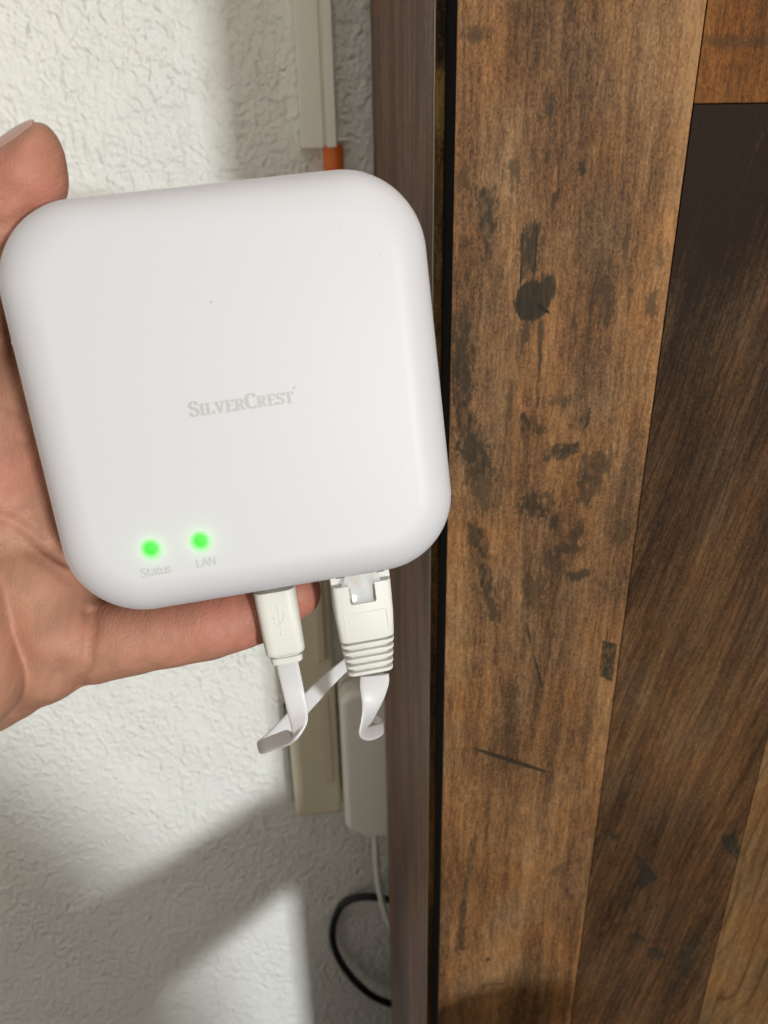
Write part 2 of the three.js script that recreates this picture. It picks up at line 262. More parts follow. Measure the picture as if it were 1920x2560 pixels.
{
  const t = thing('power_adapter', 'pale grey plug-in power adapter hanging behind the cabinet edge', 'power adapter');
  const zf = 0.044, x0 = onZ(851, 1850, 0.022).x, xs = onZ(889, 1850, zf).x, yt = onZ(860, 1735, zf).y, yb = onZ(930, 2100, zf).y;
  // an outline with chamfered lower left corner, extruded and bevelled, in two shells with a seam
  const shape = (x0) => { const s = new THREE.Shape(); const r = 0.007, x1 = x0 + 0.062; s.moveTo(x0, yb + 0.016); s.lineTo(x0, yt - r * 1.6); s.quadraticCurveTo(x0 + 0.001, yt - 0.002, x0 + r * 1.7, yt); s.lineTo(x1 - r, yt + 0.003); s.quadraticCurveTo(x1, yt, x1, yt - r); s.lineTo(x1, yb + 0.004); s.quadraticCurveTo(x1, yb, x1 - 0.004, yb); s.lineTo(x0 + 0.021, yb); s.quadraticCurveTo(x0 + 0.016, yb, x0 + 0.013, yb + 0.003); s.lineTo(x0 + 0.003, yb + 0.011); s.quadraticCurveTo(x0, yb + 0.013, x0, yb + 0.016); return s; };
  const ext = (x, z0, z1, b) => new THREE.ExtrudeGeometry(shape(x), { depth: z1 - z0 - 2 * b, bevelEnabled: true, bevelThickness: b, bevelSize: b, bevelOffset: -b, bevelSegments: 5, curveSegments: 10 }).translate(0, 0, z0 + b);
  part('rear_shell', boxUV(ext(x0, 0.006, 0.0225, 0.0012)), M.adapter, t);
  part('seam', boxUV(ext(x0 + 0.0008, 0.0222, 0.0237, 0.0002)), M.rib, t);
  part('front_shell', boxUV(ext(x0 + 0.0002, 0.0235, zf, 0.005)), M.adapter, t);
  const zc = 0.026, top = onZ(938, 2095, zc);
  part('strain_relief', new THREE.CylinderGeometry(0.0034, 0.0026, 0.012, 20).translate(top.x, yb - 0.004, zc), M.white, t);
  part('cord', tube([V(top.x, yb + 0.001, zc), onZ(941, 2160, zc), onZ(948, 2220, zc), onZ(965, 2285, zc), onZ(993, 2345, zc), onZ(1040, 2400, zc), onZ(1100, 2440, zc)], 0.0026, 80), M.adapter, t);
}
{
  const z = 0.010, pts = [[1120, 2330], [1040, 2282], [982, 2252], [910, 2242], [863, 2256], [836, 2299], [832, 2353], [852, 2405], [890, 2455], [933, 2491], [988, 2513], [1060, 2530], [1150, 2540]];
  single('black_cable', tube(pts.map(([a, b], i) => onZ(a, b, z + 0.003 * Math.sin(i * 0.8))), 0.0031, 140, 14), M.black, 'thick black cable looping on the shaded wall at the bottom', 'cable');
}

// ------------------------------------------------------------------ the held box: its own axes (mm), x right, y up, z out of its face
const bx = V(0.99623, 0.07661, -0.04065), by = V(-0.08266, 0.98059, -0.17779), bz = V(0.02624, 0.18048, 0.98323);
const frame = new THREE.Matrix4().makeBasis(bx, by, bz).setPosition(-0.0107, 1.25107, 0.3006);
const place = (o) => { frame.decompose(o.position, o.quaternion, o.scale); o.scale.set(1, 1, 1); o.updateMatrixWorld(true); return o; };
const toBox = new THREE.Matrix4();
// a ring of points on a rounded rectangle
function ring(hw, hh, r, n = 12) {
  const out = []; r = Math.min(r, hw, hh);
  for (const [sx, sy, a0] of [[1, 1, 0], [-1, 1, 1], [-1, -1, 2], [1, -1, 3]]) for (let i = 0; i <= n; i++) { const a = (a0 + i / n) * Math.PI / 2; out.push([sx * (hw - r) + r * Math.cos(a), sy * (hh - r) + r * Math.sin(a)]); }
  return out;
}
// skins rings of equal length; caps both ends
function skin(rings, crease) {
  const n = rings[0].length, pos = [], idx = [];
  for (const R of rings) for (const p of R) pos.push(p[0], p[1], p[2]);
  for (let k = 0; k + 1 < rings.length; k++) for (let i = 0; i < n; i++) { const a = k * n + i, b = k * n + (i + 1) % n; idx.push(a, b, a + n, b, b + n, a + n); }
  for (const [k, flip] of [[0, 1], [rings.length - 1, 0]]) {
    const c = [0, 0, 0]; for (const p of rings[k]) for (let j = 0; j < 3; j++) c[j] += p[j] / n;
    const ci = pos.length / 3; pos.push(...c);
    for (let i = 0; i < n; i++) { const a = k * n + i, b = k * n + (i + 1) % n; flip ? idx.push(ci, b, a) : idx.push(ci, a, b); }
  }
  let g = new THREE.BufferGeometry(); g.setAttribute('position', new THREE.Float32BufferAttribute(pos, 3)); g.setIndex(idx); g.computeVertexNormals();
  if (crease) g = toCreasedNormals(g, crease);
  return g;
}
const hub = place(thing('smart_home_hub', 'white square hub box with two green lights held in the hand', 'hub box'));
{
  const rings = [], H = 45.6, R = 18;
  const prof = [];                                                    // [inset, z] from the back to the face, in mm
  prof.push([7, -19.5], [3.5, -19.4], [1.8, -18.6], [0.9, -17], [0.45, -12], [0.1, -6], [0, -2.5]);
  for (let i = 1; i <= 14; i++) { const a = (i / 14) * Math.PI / 2; prof.push([9.5 * (1 - Math.cos(a)) , -2.5 + 8.5 * Math.sin(a)]); }
  for (const [d, z] of prof) rings.push(ring(H - d, H - d, R - d * 0.75, 24).map(([x, y]) => [mm(x), mm(y), mm(z)]));
  const g = skin(rings); 
  // the normals of the flat face come out exact once the last ring is flat
  const uv = new Float32Array(g.attributes.position.count * 2); for (let i = 0; i < uv.length / 2; i++) { uv[2 * i] = g.attributes.position.getX(i); uv[2 * i + 1] = g.attributes.position.getY(i); }
  g.setAttribute('uv', new THREE.BufferAttribute(uv, 2));
  part('case', g, M.case, hub);
  const zf = 6.0;
  const serif = await new FontLoader().loadAsync('fonts/droid/droid_serif_bold.typeface.json'), sans = await new FontLoader().loadAsync('fonts/droid/droid_sans_regular.typeface.json');
  // words of [text, size] runs, spread to a given width
  const word = (font, runs, x0, y0, width, sy = 1) => {
    const gs = []; let x = 0;
    for (const [s, size] of runs) for (const ch of s) { const g = new THREE.ShapeGeometry(font.generateShapes(ch, size), 6); g.computeBoundingBox(); g.translate(x - g.boundingBox.min.x, 0, 0); gs.push(g); x += g.boundingBox.max.x - g.boundingBox.min.x + size * 0.045; }
    const g = mergeGeometries(gs); const k = width / x; g.scale(mm(k), mm(k * sy), 1); g.translate(mm(x0), mm(y0), 0); return g;
  };
  const logo = word(serif, [['S', 1.3], ['ILVER', 1], ['C', 1.3], ['REST', 1]], -11.2, -1.45, 22.6, 1.1);
  const heavy = mergeGeometries([[0, 0, 0], [0.11, 0, 0.004], [-0.11, 0.02, 0.008]].map(([x, y, z]) => logo.clone().translate(mm(x), mm(y), mm(z))));
  const dot = new THREE.CircleGeometry(mm(0.34), 14).translate(mm(11.75), mm(1.75), 0);
  part('printed_lettering', mergeGeometries([heavy, dot]).translate(0, 0, mm(zf + 0.02)), M.print, hub, 'pale grey lettering in the middle of the face');
  part('printed_lettering', (() => { const g = word(sans, [['Status', 1]], -28.2, -35.2, 6.6); return mergeGeometries([g, g.clone().translate(mm(0.09), 0, mm(0.004))]); })().translate(0, 0, mm(zf + 0.02)), M.print, hub, 'small grey word under the left light');
  part('printed_lettering', (() => { const g = word(sans, [['LAN', 1]], -15.9, -35.0, 4.3); return mergeGeometries([g, g.clone().translate(mm(0.09), 0, mm(0.004))]); })().translate(0, 0, mm(zf + 0.02)), M.print, hub, 'small grey word under the right light');
  { const g = word(sans, [['LAN', 1]], 18.9, 0, 5.2); g.rotateX(1.141); g.translate(0, mm(-45.32 - 0.11), mm(-0.42 + 0.05)); part('printed_lettering', g, M.print, hub, 'faint grey word on the lower rim over the network plug'); }
  const glow = tex(64, 64, (x, y) => { const r = Math.hypot(x - 31.5, y - 34) / 31, a = sstep(0.25, 0.95, r); return [lerp(8, 178, a), lerp(255, 235, a), lerp(8, 172, a)]; }, true);
  M.led = std({ color: new THREE.Color(0.03, 0.4, 0.03), roughness: 0.4, emissive: 0xffffff, emissiveMap: glow, emissiveIntensity: 1.0 });
  M.ledRing = std({ color: new THREE.Color(0.45, 0.45, 0.45), roughness: 0.5 });
  for (const [x, y, label] of [[-24.9, -29.1, 'left glowing green status light'], [-14.0, -29.1, 'right glowing green network light']]) {
    const pr = []; for (let i = 0; i <= 8; i++) { const a = i / 8; pr.push(new THREE.Vector2(mm(2.4 * a), mm(0.18 * (1 - a * a) ))); }
    const g = new THREE.LatheGeometry(pr.reverse(), 40).rotateX(Math.PI / 2); const p = g.attributes.position, uv = g.attributes.uv;
    for (let i = 0; i < p.count; i++) uv.setXY(i, 0.5 + p.getX(i) / mm(4.8), 0.5 + p.getY(i) / mm(4.8));
    const led = part('led_light', g.translate(mm(x), mm(y), mm(zf + 0.01)), M.led, hub, label);
    part('rim', new THREE.TorusGeometry(mm(2.47), mm(0.06), 8, 48).translate(mm(x), mm(y), mm(zf)), M.ledRing, led);
    const l = new THREE.PointLight(new THREE.Color(0.25, 1, 0.2), 2.4e-5, 0, 2); l.position.set(mm(x), mm(y), mm(zf + 1.6)); l.shadow.radius = 0.05; l.castShadow = true; l.name = 'led_glow'; hub.add(l);
  }
  const r = rand(5), spot = [[-2.6, 21.5, 0.22], [-40, 27, 0.26], [10.5, -18, 0.13], [-3.6, -22.5, 0.12], [-5.6, -22.3, 0.08], [26, 33, 0.09], [34, 27, 0.12], [33, -19, 0.1]];
  const gs = spot.map(([x, y, s]) => new THREE.SphereGeometry(mm(s), 8, 6).scale(1, 1.3, 0.25).rotateZ(r() * 3).translate(mm(x), mm(y), mm(x < -38 ? 2.2 : zf)));
  const sp = part('dust_speck', mergeGeometries(gs), M.speck, hub); sp.userData.kind = 'stuff';
}

// a flat cord through pairs of edge points: [ax, ay, adepth, bx, by, bdepth] in metres once placed
function ribbon(keys, thick, seg = 160) {
  const A = new THREE.CatmullRomCurve3(keys.map((k) => k[0]), false, 'centripetal'), B = new THREE.CatmullRomCurve3(keys.map((k) => k[1]), false, 'centripetal');
  const n = keys.length - 1, rings = [];
  for (let i = 0; i <= seg; i++) {
    const t = i / seg, a = A.getPoint(t), b = B.getPoint(t), a2 = A.getPoint(Math.min(1, t + 0.004)), a1 = A.getPoint(Math.max(0, t - 0.004)), b2 = B.getPoint(Math.min(1, t + 0.004)), b1 = B.getPoint(Math.max(0, t - 0.004));
    const w = b.clone().sub(a), along = a2.sub(a1).add(b2.sub(b1)), nn = w.clone().cross(along).normalize(), h = thick / 2, c = a.clone().add(b).multiplyScalar(0.5), hw = w.length() / 2, wd = w.normalize();
    const R = []; for (let k = 0; k < 16; k++) { const q = (k / 16) * Math.PI * 2, cx = Math.sign(Math.cos(q)) * Math.pow(Math.abs(Math.cos(q)), 0.45), sy = Math.sin(q); const p = c.clone().addScaledVector(wd, cx * hw).addScaledVector(nn, sy * h); R.push([p.x, p.y, p.z]); }
    rings.push(R);
  }
  return skin(rings);
}
const K = (x1, y1, d1, x2, y2, d2) => [P(x1, y1, d1), P(x2, y2, d2)];
const loft = (secs, crease, n = 8) => skin(secs.map(([y, hw, hh, r, cx, cz]) => ring(hw, hh, r, n).map(([x, z]) => [mm(x + cx), mm(y), mm(z + cz)])), crease);
{
  const t = place(thing('usb_cable', 'white flat cable with a small USB plug pushed into the hub box', 'cable'));
  const cz = -8.2, w = (y) => lerp(5.2, 5.0, (y + 48) / -16);
  const secs = [[-47.6, 4.7, 2.9, 2.4], [-47.9, 5.1, 3.4, 2.6], [-48.4, 5.22, 3.5, 2.6], [-56, 5.12, 3.5, 2.5], [-64.2, 5.02, 3.45, 2.4], [-64.9, 4.85, 3.3, 2.3], [-65.3, 4.4, 2.9, 2.0], [-65.5, 3.6, 2.1, 1.6], [-65.9, 3.6, 2.1, 1.6], [-66.0, 4.1, 2.5, 1.8], [-67.6, 4.0, 2.4, 1.7], [-67.9, 3.7, 2.2, 1.6]];
  part('plug_body', loft(secs.map(([y, a, b, r]) => [y, a, b, r, -0.35 + (y + 48) * -0.012, cz]), 0.7), M.usb, t);
  part('metal_shell', loft([[-43, 3.6, 1.1, 0.5, -0.3, cz], [-47.7, 3.6, 1.1, 0.5, -0.3, cz]], 0.6), M.metal, t);
  for (const x of [-2.6, 2.2]) part('latch_pin', box(mm(x - 0.25), mm(x + 0.25), mm(-47.6), mm(-45.4), mm(cz + 1.0), mm(cz + 1.6), 0.0001), M.metal, t);
  const zf = mm(cz + 3.5), S = (pts, r = 0.13) => tube(pts.map(([x, y]) => V(mm(x), mm(y), zf)), mm(r), 24, 6);
  const sym = [S([[0.2, -51.6], [0.2, -54], [0.2, -58.6]]), S([[0.2, -57], [-0.9, -55.9], [-1.1, -55.2], [-1.1, -54.6]]), S([[0.2, -56.2], [1.2, -55.2], [1.4, -54.4], [1.4, -53.8]]), new THREE.SphereGeometry(mm(0.5), 12, 8).scale(1, 1, 0.3).translate(mm(0.2), mm(-58.7), zf), new THREE.SphereGeometry(mm(0.34), 12, 8).scale(1, 1, 0.4).translate(mm(-1.1), mm(-54.3), zf), box(mm(1.1), mm(1.7), mm(-53.7), mm(-53.1), zf - 0.0001, zf + 0.00012, 0.00008), new THREE.ConeGeometry(mm(0.4), mm(0.8), 8).scale(1, 1, 0.3).translate(mm(0.2), mm(-51.4), zf)].map((g) => { g = g.index ? g.toNonIndexed() : g; g.deleteAttribute('uv'); return g; });
  part('embossed_symbol', mergeGeometries(sym).translate(mm(-0.4), 0, 0), M.usb, t);
  const d = 0.2005;
  const g = ribbon([K(685, 1640, d - .002, 741, 1630, d - .002), K(693, 1674, d, 748, 1665, d), K(708, 1736, d + .003, 760, 1724, d + .003), K(720, 1787, d + .004, 769, 1774, d + .003), K(731, 1832, d + .003, 768, 1806, d + .002), K(733, 1846, d + .003, 745, 1842, d + .001), K(722, 1826, d + .006, 724, 1862, d + .004), K(690, 1834, d + .011, 692, 1874, d + .009), K(655, 1848, d + .016, 660, 1885, d + .014), K(646, 1852, d + .019, 653, 1882, d + .0175), K(668, 1833, d + .020, 676, 1876, d + .019), K(718, 1782, d + .024, 726, 1830, d + .023), K(768, 1726, d + .029, 773, 1780, d + .028), K(861, 1646, d + .037, 873, 1674, d + .036), K(900, 1620, d + .041, 910, 1650, d + .04), K(935, 1602, d + .046, 942, 1630, d + .045)], 0.0011, 260);
  g.applyMatrix4(t.matrixWorld.clone().invert());
  part('flat_cord', g, M.cord, t);
}
{
  const t = place(thing('network_cable', 'white flat network cable with a ribbed boot and clear connector, right of the USB plug', 'cable'));
  const cz = -7.4, cx = (y) => lerp(21.0, 20.35, (y + 47) / -28);
  const S = (y, hw, hh, r) => [y, hw, hh, r, cx(y), cz];
  const secs = [S(-44.0, 7.1, 6.0, 1.3), S(-45.2, 7.35, 6.3, 1.4), S(-57, 7.2, 6.35, 1.5), S(-62.6, 6.85, 6.3, 1.6), S(-63.0, 6.75, 6.2, 1.6)];
  const sec2 = []; let y = -62.9;
  for (let i = 0; i < 5; i++) { const k = i / 5, hw = lerp(6.75, 5.7, k), hh = lerp(6.2, 4.8, k); sec2.push(S(y - 0.05, hw - 1.0, hh - 1.2, 1.4), S(y - 0.8, hw - 1.0, hh - 1.2, 1.4), S(y - 0.95, hw - 0.15, hh - 0.15, 1.6), S(y - 1.15, hw, hh, 1.7), S(y - 1.75, hw - 0.08, hh - 0.1, 1.7), S(y - 2.0, hw - 0.35, hh - 0.4, 1.6)); y -= 2.05; }
  sec2.push(S(y - 0.1, 5.2, 4.1, 1.6), S(y - 0.8, 4.3, 3.2, 1.4), S(y - 1.0, 4.2, 2.8, 1.2));
  const ev = new Evaluator(); ev.useGroups = false; ev.attributes = ['position', 'normal'];
  const bg = loft(secs, 0.5); const strip = (g) => { g = g.clone(); for (const k of Object.keys(g.attributes)) if (k !== 'position' && k !== 'normal') g.deleteAttribute(k); return g; };
  const cutter = (x0, x1, y0, y1, z0, z1, r) => { const b = new Brush(strip(box(mm(x0), mm(x1), mm(y0), mm(y1), mm(z0), mm(z1), mm(r), 4))); b.updateMatrixWorld(); return b; };
  let b = new Brush(strip(bg)); b.updateMatrixWorld();
  b = ev.evaluate(b, cutter(17.6, 24.1, -53.2, -40, -4.6, 4, 0.6), SUBTRACTION);
  b = ev.evaluate(b, cutter(10, 32, -48.2, -40, -3.4, 4, 0.2), SUBTRACTION);
  b = ev.evaluate(b, cutter(14.9, 27.2, -46.6, -40, -12.5, 4, 0.2), SUBTRACTION);
  part('boot', b.geometry, M.boot, t);
  part('ribbed_sleeve', loft(sec2, 0.6), M.boot, t);
  const zf = mm(cz + 6.36), L = (x0, x1, y0, y1) => box(mm(x0), mm(x1), mm(y0), mm(y1), zf - 0.0002, zf + 0.00014, 0.00008).deleteAttribute('uv');
  part('raised_frame', mergeGeometries([L(15.6, 26.2, -55.6, -55.3), L(26.05, 26.35, -61, -55.3), L(15.45, 15.75, -61, -55.3)]), M.boot, t);
  part('connector', box(mm(15.1), mm(27), mm(-47.4), mm(-38), mm(-12), mm(-5.2), 0.0003), M.clear, t);
  const latch = new THREE.Shape(); latch.moveTo(mm(18.3), mm(-53)); latch.lineTo(mm(23.2), mm(-53)); latch.lineTo(mm(23.5), mm(-48.8)); latch.lineTo(mm(25.6), mm(-48.0)); latch.lineTo(mm(25.4), mm(-46.6)); latch.lineTo(mm(24.2), mm(-45.4)); latch.lineTo(mm(24.2), mm(-42)); latch.lineTo(mm(17.2), mm(-42)); latch.lineTo(mm(17.2), mm(-46.6)); latch.lineTo(mm(16.0), mm(-48.2)); latch.lineTo(mm(18.2), mm(-48.9)); latch.closePath();
  part('latch', toCreasedNormals(new THREE.ExtrudeGeometry(latch, { depth: mm(1.0), bevelEnabled: true, bevelThickness: mm(0.15), bevelSize: mm(0.15), bevelSegments: 2 }).translate(0, 0, mm(-2.6)), 0.5), M.clear, t);
  part('latch_nub', new THREE.TorusGeometry(mm(0.35), mm(0.11), 8, 20).translate(mm(21.6), mm(-51.6), mm(-1.4)), M.clear, t);
  [[0.85, 0.4, 0.08, 18.7], [0.8, 0.62, 0.42, 19.5]].forEach(([r, g, bl, x]) => part('wire', tube([V(mm(x - 0.9), mm(-42), mm(-5)), V(mm(x - 0.5), mm(-46.5), mm(-4.45)), V(mm(x + 1.4), mm(-49.2), mm(-4.5)), V(mm(x + 2.6), mm(-50.6), mm(-5.2))], mm(0.3), 20, 8), std({ color: new THREE.Color(r, g, bl), roughness: 0.5 }), t));
  part('slot_floor', box(mm(17.7), mm(24.0), mm(-53.1), mm(-47.5), mm(-6.6), mm(-5.4), 0.0001), M.boot, t);
  const d = 0.203;
  const g = ribbon([K(900, 1690, d, 972, 1684, d), K(899, 1716, d + .001, 973, 1704, d + .001), K(903, 1745, d + .001, 962, 1742, d + .003), K(906, 1775, d - .001, 943, 1778, d + .006), K(903, 1803, d - .002, 926, 1806, d + .008), K(898, 1832, d - .001, 917, 1812, d + .011), K(908, 1849, d + .005, 921, 1815, d + .015), K(932, 1850, d + .014, 934, 1812, d + .021), K(955, 1838, d + .022, 951, 1806, d + .028), K(952, 1818, d + .034, 946, 1790, d + .038), K(930, 1800, d + .042, 926, 1776, d + .044), K(916, 1760, d + .044, 926, 1738, d + .046), K(912, 1700, d + .046, 930, 1690, d + .048), K(905, 1620, d + .05, 925, 1612, d + .052)], 0.0012, 220);
  g.applyMatrix4(t.matrixWorld.clone().invert());
  part('flat_cord', g, M.cord, t);
}

// ------------------------------------------------------------------ the hand: one surface round capsules, joined by smooth minimum (surface nets)
{
  const q = (px, py, d, r) => ({ p: P(px, py, d), r: mm(r) });
  const bones = [];                                                    // {a, b, ra, rb, k}
  const chain = (list, k) => { for (let i = 0; i + 1 < list.length; i++) bones.push({ a: list[i].p, b: list[i + 1].p, ra: list[i].r, rb: list[i + 1].r, k: i ? Math.min(k, 0.004) : k }); };
  const group = [];                                                    // a bone list per lump, lumps joined with a small k so that folds stay visible
  const lump = (fn, k) => { const s = bones.length; fn(); group.push({ s, e: bones.length, k }); };
  lump(() => { chain([q(-150, 1120, .198, 15), q(-5, 1120, .2, 14), q(60, 1330, .202, 13.5)], .008); chain([q(-150, 1120, .198, 15), q(-120, 960, .192, 14)], .008); chain([q(-60, 1240, .2, 15), q(300, 1250, .222, 12)], .01); chain([q(-60, 1020, .2, 14), q(300, 950, .218, 11)], .01); }, .003);
  lump(() => { chain([q(70, 1455, .201, 13), q(20, 1590, .2065, 15), q(-40, 1690, .207, 14.2), q(-200, 1720, .206, 17)], .008); chain([q(130, 1480, .198, 9.5), q(138, 1585, .1955, 9.2), q(112, 1665, .198, 8.7), q(40, 1718, .203, 8)], .009); chain([q(60, 1480, .202, 14), q(300, 1380, .222, 11)], .008); }, .0022);
  lump(() => chain([q(-120, 1520, .187, 14), q(-85, 1690, .186, 12.6), q(-150, 1785, .19, 12.5), q(-330, 1800, .2, 18)], .008), .0012);
  lump(() => chain([q(62, 384, .1655, 7.8), q(58, 445, .1665, 8.2), q(24, 530, .170, 8.9), q(-60, 650, .175, 10), q(-130, 840, .184, 12.5), q(-170, 1060, .193, 16)], .004), .004);
  lump(() => chain([q(130, 1615, .203, 11), q(235, 1605, .1995, 9.9), q(330, 1590, .1997, 9.2), q(430, 1576, .2005, 8.6), q(520, 1560, .202, 8.5), q(600, 1538, .2045, 8.1), q(665, 1512, .206, 8.2), q(735, 1480, .2055, 7.2)], .004), .003);
  for (const [y0, y1, l, d] of [[1250, 1240, 800, .216], [1060, 1030, 850, .2125], [880, 840, 790, .2085]]) lump(() => chain([q(180, y0, d + .002, 10), q(430, (y0 + y1) / 2, d, 9), q(l, y1, d - .003, 8.3)], .004), .003);
  lump(() => chain([{ p: P(-200, 1720, .204), r: mm(17) }, { p: P(-420, 1560, .204), r: mm(26) }], .012), .01);
  lump(() => chain([{ p: P(-100, 1250, .2), r: mm(15) }, { p: P(-420, 1500, .204), r: mm(25) }, { p: V(-0.2, 1.13, 0.40), r: mm(29) }, { p: V(-0.27, 1.06, 0.62), r: mm(38) }], .015), .01);
  const grooves = [];                                                  // skin folds: polylines cut into the surface
  const folds = [
    [0.0006, 0.0016, [[-10, 1290], [40, 1310], [95, 1350], [135, 1385], [165, 1402]]],
    [0.0006, 0.0015, [[226, 1530], [229, 1565], [221, 1625], [208, 1690], [196, 1730]]],
    [0.0005, 0.00035, [[404, 1505], [414, 1550], [420, 1600], [422, 1650]]], [0.0004, 0.0003, [[428, 1505], [438, 1550], [446, 1600], [447, 1645]]], [0.0004, 0.0002, [[388, 1510], [400, 1560], [406, 1610]]],
    [0.0005, 0.0005, [[604, 1470], [616, 1520], [628, 1570], [640, 1600]]],
    [0.0006, 0.0004, [[12, 1330], [70, 1375], [130, 1415], [175, 1450]]],
    [0.0005, 0.0005, [[150, 1660], [135, 1700], [118, 1760]]],
    [0.0005, 0.0006, [[-10, 560], [40, 555], [85, 530]]], [0.0004, 0.0004, [[-10, 575], [40, 568], [70, 552]]],
    [0.0005, 0.0006, [[-10, 850], [20, 835], [35, 860]]], [0.0004, 0.0004, [[-10, 1120], [40, 1100], [80, 1110]]], [0.0004, 0.0004, [[-10, 1010], [30, 1020], [60, 1040]]]];
  // the flat of the thumb tip that carries the nail
  const nf1 = P(0, 368, .1615), nf2 = P(88, 308, .1615), no1 = P(0, 347, .1672), nailU = nf2.clone().sub(nf1).normalize(), nailN = nailU.clone().cross(no1.clone().sub(nf1)).normalize(); if (nailN.y < 0) nailN.negate();
  const nailW = nailN.clone().cross(nailU).normalize(), thumbAt = P(40, 400, .1665);
  const smin = (a, b, k) => { const h = Math.max(k - Math.abs(a - b), 0) / k; return Math.min(a, b) - h * h * k * 0.25; };
  const cap = (x, y, z, B) => { const ax = B.a.x, ay = B.a.y, az = B.a.z, dx = B.b.x - ax, dy = B.b.y - ay, dz = B.b.z - az; const h = clamp(((x - ax) * dx + (y - ay) * dy + (z - az) * dz) / (dx * dx + dy * dy + dz * dz)); const ex = x - ax - h * dx, ey = y - ay - h * dy, ez = z - az - h * dz; return Math.sqrt(ex * ex + ey * ey + ez * ez) - lerp(B.ra, B.rb, h); };
  const boxInv = frame.clone().invert().elements;
  function field(x, y, z) {
    let d = 1;
    for (const g of group) { let e = 1; for (let i = g.s; i < g.e; i++) { const c = cap(x, y, z, bones[i]); e = i === g.s ? c : smin(e, c, bones[i].k); } if (g === group[3]) { const far = Math.hypot(x - thumbAt.x, y - thumbAt.y, z - thumbAt.z), pl = nailN.x * (x - nf1.x) + nailN.y * (y - nf1.y) + nailN.z * (z - nf1.z) - 0.012 * sstep(0.014, 0.026, far), k = 0.0025, h = Math.max(k - Math.abs(e - pl), 0) / k; e = Math.max(e, pl) + h * h * k * 0.25; } d = d > 0.5 ? e : smin(d, e, g.k); }
    if (d < 0.005 && d > -0.005) for (const g of grooves) {
      if (Math.abs(x - g.c.x) > g.R || Math.abs(y - g.c.y) > g.R || Math.abs(z - g.c.z) > g.R) continue;
      let c = 1; for (const p of g.pts) c = Math.min(c, (x - p.x) ** 2 + (y - p.y) ** 2 + (z - p.z) ** 2);
      c = Math.sqrt(c); if (c < 0.004) d += g.depth * Math.exp(-Math.pow(c / (g.r + 0.0008), 2));
    }
    // the flesh gives way to the box that it holds
    const lx = boxInv[0] * x + boxInv[4] * y + boxInv[8] * z + boxInv[12], ly = boxInv[1] * x + boxInv[5] * y + boxInv[9] * z + boxInv[13], lz = boxInv[2] * x + boxInv[6] * y + boxInv[10] * z + boxInv[14];
    const qx = Math.abs(lx) - 0.0456 + 0.018, qy = Math.abs(ly) - 0.0456 + 0.018, r2 = Math.hypot(Math.max(qx, 0), Math.max(qy, 0)) + Math.min(Math.max(qx, qy), 0) - 0.018, qz = Math.abs(lz + 0.0068) - 0.0126;
    const db = Math.max(r2, qz) - 0.0002; const k = 0.0015, h = Math.max(k - Math.abs(d + db), 0) / k;
    return Math.max(d, -db) + h * h * k * 0.25;
  }
  for (const [r, depth, px] of folds) {                                // each fold follows the surface of the flesh
    const c = new THREE.CatmullRomCurve3(px.map(([a, b]) => V(a, b, 0))), pts = [];
    for (const q of c.getPoints(px.length * 5)) { let t = 0.15; for (let i = 0; i < 60 && t < 0.24; i++) { const p = P(q.x, q.y, t), f = field(p.x, p.y, p.z); if (f < 0.00005) break; t += f * 0.8; } if (t < 0.24) pts.push(P(q.x, q.y, t)); }
    grooves.push({ r, depth, pts, c: pts.reduce((a, p) => a.add(p), V(0, 0, 0)).divideScalar(pts.length || 1), R: 0.006 + pts.reduce((a, p) => Math.max(a, p.distanceTo(pts[pts.length >> 1])), 0) });
  }
  for (const g of grooves) for (const p of g.pts) g.R = Math.max(g.R, p.distanceTo(g.c) + 0.005);
  const lo = V(-0.335, 0.99, 0.19), hi = V(0.06, 1.36, 0.665), cell = 0.00095;
  function nets(lo, hi, cell) {
    const nx = Math.ceil((hi.x - lo.x) / cell), ny = Math.ceil((hi.y - lo.y) / cell), nz = Math.ceil((hi.z - lo.z) / cell), BS = 8, live = new Map();
    const bX = Math.ceil(nx / BS), bY = Math.ceil(ny / BS), bZ = Math.ceil(nz / BS), rad = cell * BS * 0.87 + cell * 3;
    const S = BS + 1, pos = [], ids = new Map(), idx = [], key = (i, j, k) => (k * ny + j) * nx + i;
    const blocks = [];
    for (let c = 0; c < bZ; c++) for (let b = 0; b < bY; b++) for (let a = 0; a < bX; a++) { const f = field(lo.x + (a + 0.5) * BS * cell, lo.y + (b + 0.5) * BS * cell, lo.z + (c + 0.5) * BS * cell); if (Math.abs(f) < rad + 0.003) blocks.push([a, b, c]); }
    const vals = new Map();
